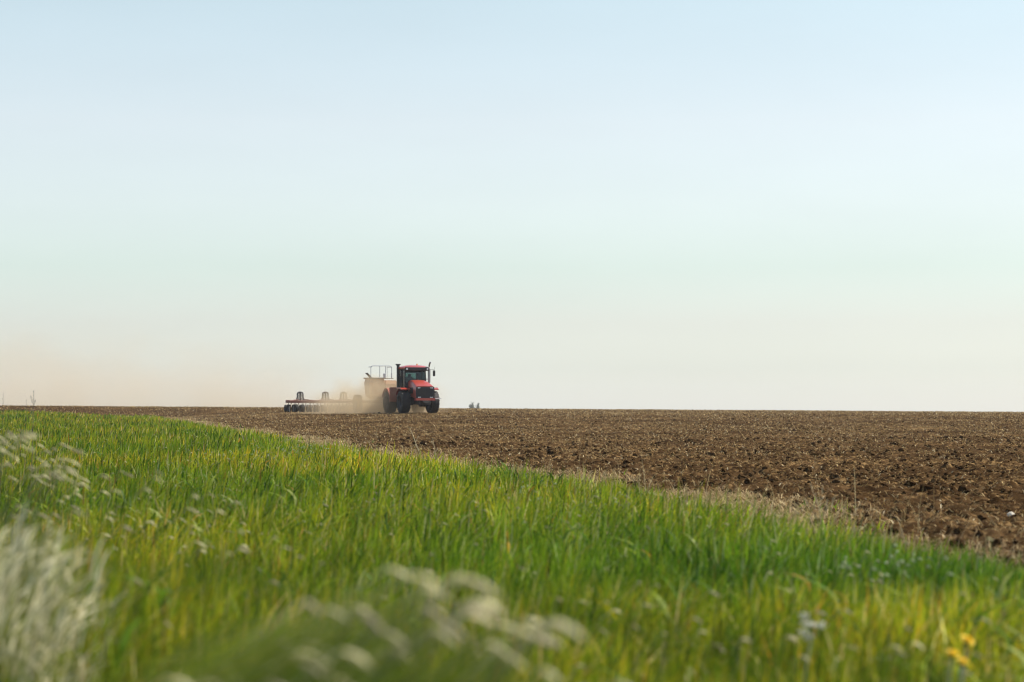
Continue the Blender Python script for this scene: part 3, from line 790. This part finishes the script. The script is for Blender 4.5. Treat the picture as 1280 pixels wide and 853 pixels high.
def near_dust(M, S, N, x, y, z):
    # local box 19 x 12.4 x 4.2, centred; tractor side at +x; floor at z = -2.1
    n = N(0.55, 5)
    h = M('ADD', z, 2.3)
    top = M('ADD', M('MULTIPLY_ADD', n, 3.4, M('MULTIPLY_ADD', N(0.2, 2), 1.8, -1.45)), S(x, -3.5, 1.0, 0.0, 1.0))      # uneven ceiling of the dust
    dh = S(M('SUBTRACT', h, top), -0.9, 0.5, 1, 0)
    ends = M('MULTIPLY', S(x, -9.5, -6.5), S(x, 5.2, 8.0, 1, 0))
    sides = M('MULTIPLY', S(y, -6.9, -2.2, 0.0, 1.0), S(y, 0.8, 3.6, 1, 0))
    return M('MULTIPLY', M('MULTIPLY', dh, M('MULTIPLY', ends, sides)), S(n, 0.25, 0.7, 0.35, 1.25))
dx, dy = world_of(-8.0, 0)
dust_volume('dust_cloud', 'low tan dust boiling up round the seed cart and drill', (dx, dy, gz(dx, dy) + 2.2), HEAD, (19, 15, 4.6), 0.36,
            (0.86, 0.70, 0.46), near_dust, 0.22)

PANG = R(36)                                 # the wind carries the old dust a little more to the left than the track
PHEAD = -math.pi / 2 + PANG
def plume(M, S, N, x, y, z):
    # box 150 x 64 x 20; machine end at +x; older dust at -x, wider, higher and thinner
    n = N(0.10, 5, (0.7, 1, 1.3))
    age = M('DIVIDE', M('SUBTRACT', 75.0, x), 150.0)                      # 0 at the machine, 1 far behind
    rise = M('POWER', age, 0.6)
    h = M('ADD', z, 10.0)
    top = M('MULTIPLY_ADD', rise, 9.5, M('MULTIPLY_ADD', n, 11.0, 0.5))
    dh = S(M('DIVIDE', h, top), 0.0, 1.0, 1, 0)
    half = M('MULTIPLY_ADD', age, 22.0, 9.0)
    side = S(M('DIVIDE', M('ABSOLUTE', y), half), 0.1, 1.0, 1, 0)
    ends = M('MULTIPLY', S(x, 75, 64), S(x, -75, -40))
    thin = M('MULTIPLY_ADD', age, -0.75, 1.0)
    return M('MULTIPLY', M('MULTIPLY', M('MULTIPLY', dh, side), thin), M('MULTIPLY', ends, S(n, 0.35, 0.68, 0.12, 1.5)))
sx_, sy_ = -17.0, 250.0
px_, py_ = sx_ - 75 * math.cos(PHEAD), sy_ - 75 * math.sin(PHEAD)
dust_volume('dust_plume', 'thin pale dust plume hanging over the field behind the machine', (px_, py_, 0.2 + 10.0), PHEAD, (150, 64, 20), 0.075,
            (0.90, 0.79, 0.61), plume, 0.25)

# ------------------------------------------------------------------ thin air between the camera and the far trees
def haze_box():
    me = bpy.data.meshes.new('haze'); bm = bmesh.new()
    bmesh.ops.create_cube(bm, size=1, matrix=Matrix.Translation((0, 815, 1)) @ Matrix.Diagonal((1080, 1770, 34, 1))); bm.to_mesh(me); bm.free()
    m = bpy.data.materials.new('haze'); m.use_nodes = True; t = m.node_tree; t.nodes.clear()
    out = t.nodes.new('ShaderNodeOutputMaterial'); v = t.nodes.new('ShaderNodeVolumePrincipled')
    v.inputs['Color'].default_value = (0.95, 0.96, 0.97, 1); v.inputs['Density'].default_value = 0.00012; v.inputs['Anisotropy'].default_value = 0.0
    t.links.new(v.outputs[0], out.inputs['Volume']); me.materials.append(m)
    o = bpy.data.objects.new('haze', me); COL.objects.link(o)
    tag(o, 'faint pale haze over the fields', 'haze', kind='stuff')
haze_box()

# ------------------------------------------------------------------ trees on the horizon
M_CROWN = tint_material('tree_leaves', 0.3, 0.6, 0.2)
M_BARK = principled('bark', (0.09, 0.07, 0.05), 0.9)
def tree(label, px, d, height, width):
    x = (px - 640) / 3022 * d; z = gz(x, d)
    root = empty('tree', (x, d, z)); tag(root, label, 'tree', 'trees on the horizon')
    b = MB(); b.tube([(0, 0, -0.2), (0.05, 0, height * 0.3), (0.0, 0.1, height * 0.75)], 0.16 * height / 8, 8, 0.04)
    for k in range(5):
        a = k * 1.3; b.tube([(0.03, 0, height * (0.3 + 0.06 * k)), (math.cos(a) * width * 0.3, math.sin(a) * width * 0.3, height * (0.5 + 0.07 * k))], 0.07, 6, 0.02)
    b.build('trunk', M_BARK, root)
    n = 1100; g = np.random.default_rng(int(px))
    cl = g.normal(0, 1, (16, 3)) * np.array([width * 0.2, width * 0.2, height * 0.13]) + np.array([0, 0, height * 0.68])
    P = cl[g.integers(0, 16, n)] + g.normal(0, 1, (n, 3)) * np.array([width * 0.13, width * 0.13, height * 0.06])
    cols = palette(n, g, [(0.09, 0.115, 0.05), (0.12, 0.14, 0.06), (0.07, 0.09, 0.04)], [3, 2, 2])
    v, f, t, c = blade_arrays(P[:, 0], P[:, 1], P[:, 2], 0.5 + 0.3 * g.random(n), 0.4 + 0.2 * g.random(n), g.random(n) * 6.28, g.random(n) * 6.28, 0.4 + g.random(n), cols, 2)
    np_mesh('crown', v, f, t, M_CROWN, cols=c, parent=root)
tree('broader of two small hazy trees on the horizon just right of the tractor', 590.2, 1480, 13.6, 3.4)
tree('narrower of two small hazy trees on the horizon, farther from the tractor', 597.0, 1500, 13.0, 2.0)

# ------------------------------------------------------------------ flowering grasses
def heads_mesh(items):
    """stem with a drooping, tapered seed head; items: x, y, z, height, direction, droop, head length, head radius, stem col, head col"""
    V, F, T, C = [], [], [], []
    k = 0
    for (x, y, z, h, a, dr, L, rad, sc_, hc) in items:
        ca, sa = math.cos(a), math.sin(a)
        pts = []
        for i in range(7):
            t = i / 6
            pts.append((x + ca * dr * h * t ** 2.3, y + sa * dr * h * t ** 2.3, z + h * (t - 0.28 * dr * t ** 3)))
        t_ = (Vector(pts[-1]) - Vector(pts[-2])).normalized() * 0.35 + Vector((ca, sa, -0.25 - 0.5 * random.random())); t_.normalize()
        p = Vector(pts[-1]); prof = []
        for i in range(7):
            u = i / 6
            prof.append((p.copy(), rad * max(0.06, math.sin(math.pi * min(1, u * 0.93 + 0.07)) ** 0.7)))
            t_ = (t_ + Vector((ca * 0.05, sa * 0.05, -0.07 * (1 + dr)))).normalized(); p = p + t_ * L / 6
        rings = [(Vector(q), 0.0016 * (1 - 0.3 * j / 6), sc_) for j, q in enumerate(pts[:-1])] + [(q, r_, hc) for q, r_ in prof]
        nn = 5
        for j, (q, r_, c) in enumerate(rings):
            tt = (rings[min(j + 1, len(rings) - 1)][0] - rings[max(j - 1, 0)][0]).normalized()
            s1 = tt.cross(Vector((0, 1, 0.01))).normalized(); s2 = tt.cross(s1)
            for m in range(nn):
                w = 2 * math.pi * m / nn
                jit = 1 + (random.random() - 0.5) * (0.5 if r_ > 0.003 else 0)
                V.append(q + (s1 * math.cos(w) + s2 * math.sin(w)) * r_ * jit); C.append(c)
            if j:
                for m in range(nn):
                    F += [k + (j - 1) * nn + m, k + (j - 1) * nn + (m + 1) % nn, k + j * nn + (m + 1) % nn, k + j * nn + m]; T.append(4)
        k += len(rings) * nn
        # awns: fine bristles standing off the head
        for _ in range(14):
            q, r_ = prof[random.randint(0, 6)]
            dirv = Vector((random.gauss(ca * 0.5, 0.5), random.gauss(sa * 0.5, 0.5), random.gauss(0.1, 0.5))).normalized()
            e = q + dirv * (rad * 2.2 + L * 0.12)
            sdv = dirv.cross(Vector((0.3, 0.2, 1))).normalized() * 0.0011
            V += [q - sdv, q + sdv, e]; C += [hc] * 3; F += [k, k + 1, k + 2]; T.append(3); k += 3
    return np.array([tuple(v) for v in V]), np.array(F), np.array(T), np.array(C)

G_STEM = (0.14, 0.18, 0.04); 
def cream():
    f = 0.6 + 0.35 * random.random()
    return (0.80 * f, 0.73 * f, 0.40 * f)
def tan_(): 
    f = 0.75 + 0.4 * random.random()
    return (0.40 * f, 0.34 * f, 0.20 * f)
def at_px(px, d): return (px - 640) / 3022 * d

# (1) blurred stand right in front of the lens
SIL = ([60, 330, 400, 470, 520, 600, 660, 720, 790], [880, 830, 770, 725, 715, 740, 765, 800, 870])
items = []
for i in range(62):
    d = random.uniform(3.3, 4.3)
    px = random.gauss(605, 90) if i < 40 else random.uniform(200, 480)
    py = float(np.interp(px, *SIL)) + 6 + abs(random.gauss(0, 55))
    hx = at_px(px, d); hz = EYE - (py - 512) / 3022 * d
    dr = random.uniform(0.3, 0.55); h = (hz + 0.02) / (1 - 0.28 * dr)
    items.append((hx - dr * h, d, 0, h, random.gauss(0, 0.25), dr, random.uniform(0.035, 0.06), random.uniform(0.0045, 0.0065), G_STEM, cream() if random.random() < 0.7 else tan_()))
v1 = heads_mesh(items)
n = 1500
d = RNG.uniform(3.4, 4.7, n); px = 120 + 670 * RNG.random(n)
py = np.interp(px, *SIL) + np.abs(RNG.normal(0, 60, n)) + 4
hz = EYE - (py - 512) / 3022 * d
lean = RNG.uniform(0.25, 0.75, n); h = hz / (1 - 0.45 * lean)
cols = palette(n, RNG, [(0.12, 0.18, 0.008), (0.18, 0.22, 0.012), (0.24, 0.24, 0.04)], [4, 3, 1.5])
parts = [v1, blade_arrays(at_px(px, d) - lean * h, d, np.zeros(n), h, RNG.uniform(0.003, 0.0065, n), RNG.normal(0, 0.7, n), RNG.normal(0, 0.3, n), lean, cols, 6)]
V_, F_, T_, C_ = merge(parts)
tag(np_mesh('foxtail_grass', V_, F_, T_, M_SEED, cols=C_), 'out of focus drooping grass with pale seed heads close to the lens', 'grass', kind='stuff')

# (2) silvery feather grass low on the left
n = 900
d = RNG.uniform(6.2, 8.6, n); px = RNG.normal(38, 42, n)
py = 632 + 240 * RNG.random(n) + 0.8 * np.maximum(0, px - 50)
hz = np.maximum(EYE - (py - 512) / 3022 * d, 0.12)
lean = RNG.uniform(0.05, 0.55, n); h = hz / (1 - 0.45 * lean)
cols = palette(n, RNG, [(0.62, 0.56, 0.34), (0.46, 0.41, 0.21), (0.22, 0.24, 0.04), (0.15, 0.19, 0.015), (0.08, 0.11, 0.01)], [3, 3, 3, 5, 3])
v1 = blade_arrays(at_px(px, d) - lean * h * 0.6, d, np.zeros(n), h, RNG.uniform(0.005, 0.009, n), RNG.normal(0, 0.7, n), RNG.normal(0.1, 0.9, n), lean, cols, 5)
n = 520                                              # the shining leaf flags that hang off the tussock
d = RNG.uniform(6.1, 7.6, n); px = RNG.normal(36, 38, n)
py = 625 + 60 * RNG.random(n) + 190 * RNG.random(n) + 0.7 * np.maximum(0, px - 60)
hz = np.maximum(EYE - (py - 512) / 3022 * d, 0.14)
h = RNG.uniform(0.07, 0.17, n); lean = RNG.uniform(0.2, 1.2, n)
cols = palette(n, RNG, [(0.78, 0.71, 0.44), (0.58, 0.51, 0.28), (0.28, 0.28, 0.08)], [5, 4, 3])
v2 = blade_arrays(at_px(px, d), d, hz - h * 0.8, h, RNG.uniform(0.006, 0.012, n), RNG.normal(0, 0.7, n), RNG.normal(0.0, 0.9, n), lean, cols, 5)
V_, F_, T_, C_ = merge([v1, v2])
tag(np_mesh('feather_grass', V_, F_, T_, M_SEED, cols=C_), 'silvery cream feather grass at the lower left', 'grass', kind='stuff')

# (3) nodding seed heads in the left stand and scattered over the verge
items = []
for i in range(135):
    d = random.uniform(9.5, 15)
    px = random.choice((random.gauss(60, 38), random.gauss(20, 40), random.uniform(60, 330)))
    py = 526 + 0.5 * max(0, px - 10) * random.uniform(0.5, 1.4) + abs(random.gauss(0, 36))
    hz = EYE - (py - 512) / 3022 * d; dr = random.uniform(0.2, 0.5); h = hz / (1 - 0.28 * dr)
    items.append((at_px(px, d) - dr * h, d, 0, h, random.gauss(-0.1, 0.4), dr, random.uniform(0.03, 0.075), random.uniform(0.003, 0.006), G_STEM, cream() if random.random() < 0.7 else tan_()))
cnt = 0
while cnt < 420:
    r = 6.8 * (95 / 6.8) ** random.random(); a = random.uniform(-0.25, 0.25)
    x, y = r * math.sin(a), r * math.cos(a)
    if x > edge_x(y) - 0.3: continue
    if vnoise(np.array([x]), np.array([y * 0.5]), 2.2, 61)[0] < 0.5 and random.random() < 0.75: continue
    cnt += 1
    hh = float(verge_height(np.array([x]), np.array([y]))[0]) * random.uniform(0.85, 1.25)
    k = max(1, r / 25) ** 0.6
    items.append((x, y, gz(x, y), hh, random.gauss(-0.1, 0.6), random.uniform(0.1, 0.5), random.uniform(0.015, 0.045) * k, random.uniform(0.002, 0.0045) * k, G_STEM, cream() if random.random() < 0.45 else tan_()))
for qx, qy, n_, sp in ((385, 562, 60, 34), (300, 566, 20, 25), (640, 606, 14, 34), (1090, 692, 16, 55), (1170, 696, 8, 50), (740, 625, 8, 40)):
    for k in range(n_):
        px = random.gauss(qx, sp); py = qy + random.gauss(0, sp * 0.16); d = min(60, 0.72 * 3022 / (py - 512)) * random.uniform(0.93, 1.05)
        f = random.uniform(0.6, 1.0)
        items.append((at_px(px, d), d, 0, EYE - (py - 512) / 3022 * d, random.gauss(0, 1.5), 0.2, 0.025 * max(1, d / 30), 0.0055 * max(1, d / 30), G_STEM, (0.42 * f, 0.48 * f, 0.26 * f)))
V_, F_, T_, C_ = heads_mesh(items)
tag(np_mesh('nodding_grass', V_, F_, T_, M_SEED, cols=C_), 'nodding pale seed heads scattered through the verge', 'grass', kind='stuff')

# ------------------------------------------------------------------ single plants
M_PETAL = principled('dandelion_petals', (0.86, 0.60, 0.02), 0.6)
M_STEM = principled('pale_stem', (0.30, 0.32, 0.16), 0.6)
M_SEPAL = principled('sepals', (0.10, 0.17, 0.03), 0.6)
M_WPETAL = principled('white_petals', (0.56, 0.54, 0.42), 0.6)
M_DRY = principled('dry_stalk', (0.42, 0.33, 0.19), 0.8)
M_DRYD = principled('dark_dry_stalk', (0.12, 0.095, 0.07), 0.9)

def dandelion(label, px, py, d, r, tilt, stem=None):
    x = at_px(px, d); z = EYE - (py - 512) / 3022 * d; g0 = gz(x, d)
    root = empty('dandelion', (x, d, g0)); tag(root, label, 'dandelion', 'yellow dandelions in the grass'); h = z - g0
    b = MB(); b.tube([(-0.03, 0.01, 0), (-0.02, 0, h * 0.5), (0, 0, h)], 0.004, 8); b.build('stem', stem or M_STEM, root)
    b = MB()
    m = Matrix.Translation((0, 0, h)) @ Matrix.Rotation(tilt, 4, 'Y') @ Matrix.Rotation(0.35, 4, 'X')
    for ring, (nn, rr, up) in enumerate(((26, 1.0, 0.15), (22, 0.8, 0.42), (16, 0.55, 0.65), (9, 0.28, 0.8))):
        for k in range(nn):
            a = 2 * math.pi * (k + 0.37 * ring) / nn; w = 0.14 * r; c, s = math.cos(a), math.sin(a); rr_ = r * rr * random.uniform(0.9, 1.08)
            q = [(-s * w * 0.4, c * w * 0.4, 0), (s * w * 0.4, -c * w * 0.4, 0), (c * rr_ + s * w, s * rr_ - c * w, up * r * 0.75), (c * rr_ - s * w, s * rr_ + c * w, up * r * 0.75)]
            top = [b.bm.verts.new(m @ Vector(p)) for p in q]; bot = [b.bm.verts.new(m @ Vector((p[0], p[1], p[2] - 0.0015))) for p in q]
            b.bm.faces.new(top); b.bm.faces.new(bot[::-1])
            for i in range(4): b.bm.faces.new((top[i], bot[i], bot[(i + 1) % 4], top[(i + 1) % 4]))
    b.build('flower_head', M_PETAL, root)
    b = MB(); b.loft([[tuple(m @ Vector((q * math.cos(2 * math.pi * k / 10), q * math.sin(2 * math.pi * k / 10), zz))) for k in range(10)] for q, zz in ((0.004, -0.018), (0.011, -0.010), (0.012, 0.0))])
    b.build('sepals', M_SEPAL, root)
dandelion('topmost of the three yellow dandelions in the lower right grass', 1207, 800, 7.4, 0.022, 0.5)
dandelion('left dandelion of the lower pair, its yellow head upright', 1188, 816, 7.2, 0.019, -0.1)
dandelion('right dandelion of the lower pair, on a pale whitish stem', 1201, 826, 7.1, 0.018, 0.3, M_WPETAL)

def umbel(label, px, py, d, spread, nflo):
    x = at_px(px, d); z = EYE - (py - 512) / 3022 * d; g0 = gz(x, d); h = z - g0
    root = empty('white_flower', (x, d, g0)); tag(root, label, 'flower')
    b = MB(); b.tube([(-0.04, 0, 0), (-0.02, 0, h * 0.6), (0, 0, h - 0.05)], 0.004, 8)
    P = []
    for k in range(nflo):
        p = Vector((random.gauss(0, spread), random.gauss(0, spread * 0.6), h + random.gauss(0, spread * 0.6))); P.append(p)
        b.tube([(0, 0, h - 0.05), (p.x * 0.5, p.y * 0.5, h - 0.03), tuple(p)], 0.0018, 6)
    b.build('stem', M_STEM, root)
    for p in P:
        b = MB()
        for j in range(26):
            q = p + Vector((random.gauss(0, 0.008), random.gauss(0, 0.008), random.gauss(0, 0.005)))
            bmesh.ops.create_icosphere(b.bm, subdivisions=1, radius=random.uniform(0.002, 0.0042), matrix=Matrix.Translation(q))
        b.build('blossom', M_WPETAL, root)
umbel('white tufted flower cluster in the grass left of the dandelions', 1012, 782, 7.6, 0.03, 6)

def weed(label, pts, d0, mat, branches, r=0.0035, group=None, nm='dry_weed'):
    """thin dead stalk; pts in photo-independent local metres (x, z) from its base"""
    (bx_, by_) = d0
    root = empty(nm, (bx_, by_, gz(bx_, by_))); tag(root, label, 'weed', group)
    b = MB(); b.tube([(q[0], 0, q[1]) for q in pts], r, 6, r * 0.5); b.build('stalk', mat, root)
    b = MB()
    for (hx, hz, L, a) in branches:
        e = (hx + L * math.sin(a), random.uniform(-0.3, 0.3) * L, hz + L * math.cos(a))
        b.tube([(hx, 0, hz), e], r * 0.6, 5, r * 0.4)
        b.tube([e, (e[0] + 0.25 * L * math.sin(a), e[1], e[2] + 0.3 * L)], r * 1.1, 5, r * 0.5)
    b.build('twig', mat, root)
weed('tall pale dry stalk leaning left at the field edge below the tractor', [(0.06, 0), (0.0, 0.35), (-0.14, 0.72), (-0.17, 0.78)], (at_px(524, 42.5), 42.5), M_DRY,
     [(0.0, 0.35, 0.12, -0.5), (-0.07, 0.52, 0.10, 0.5), (0.03, 0.2, 0.1, 0.6)], 0.011)
weed('short pale dry stalk in the dead grass right of the tall leaning one', [(0.0, 0), (0.02, 0.3), (-0.03, 0.6)], (at_px(543, 43), 43), M_DRY,
     [(0.0, 0.3, 0.1, 0.5), (0.0, 0.45, 0.08, -0.6)], 0.011)
weed('blurred wispy dead weed standing at the grass edge against the soil on the right', [(0.0, 0), (0.03, 0.25), (-0.02, 0.5)], (at_px(1022, 17.5), 17.5), M_DRY,
     [(0.01, 0.1 + 0.03 * k, 0.16, a) for k, a in enumerate((-0.7, 0.5, -0.4, 0.8, -0.2, 0.3, -0.6, 0.6, 0.1, -0.3))], 0.004)
for lab, px_, d_, hh in (('tallest dark dry weed with twin tips on the left skyline', 41, 24, 1.29), ('thin dry weed stalk left of the twin tipped one on the skyline', 32, 26, 1.21),
                         ('faint thin stalk at the far left edge of the skyline', 3, 22, 1.25)):
    br = [(0.0, hh * 0.86, 0.07, 0.35), (0.0, hh * 0.9, 0.06, -0.3), (0.0, hh * 0.8, 0.06, -0.4)] if px_ == 41 else [(0.0, hh * 0.85, 0.05, 0.4)]
    weed(lab, [(-0.03, 0), (0.0, hh * 0.5), (0.01, hh)], (at_px(px_, d_), d_), M_DRYD, br, 0.0045 if px_ == 41 else 0.0025, 'dry weeds on the left skyline')

# pale stone in the field at the right edge
def stone(label, px, py, d, s):
    x = at_px(px, d); root_z = float(field_z(np.array([x]), np.array([d]))[0])
    b = MB(); bmesh.ops.create_icosphere(b.bm, subdivisions=3, radius=s)
    for v in b.bm.verts:
        n = math.sin(v.co.x * 40 / s * 0.05 + 1) * 0.12 + math.sin(v.co.y * 2.7 / s + 2) * 0.1 + random.uniform(-0.10, 0.10)
        v.co *= 1 + n; v.co.z *= 0.75
    o = b.build('stone', principled('pale_stone', (0.50, 0.45, 0.35), 0.95), None, smooth=True, loc=(x, d, root_z + s * 0.15))
    tag(o, label, 'stone')
stone('small whitish stone lying on the brown soil at the right', 1262, 645, 24.5, 0.042)
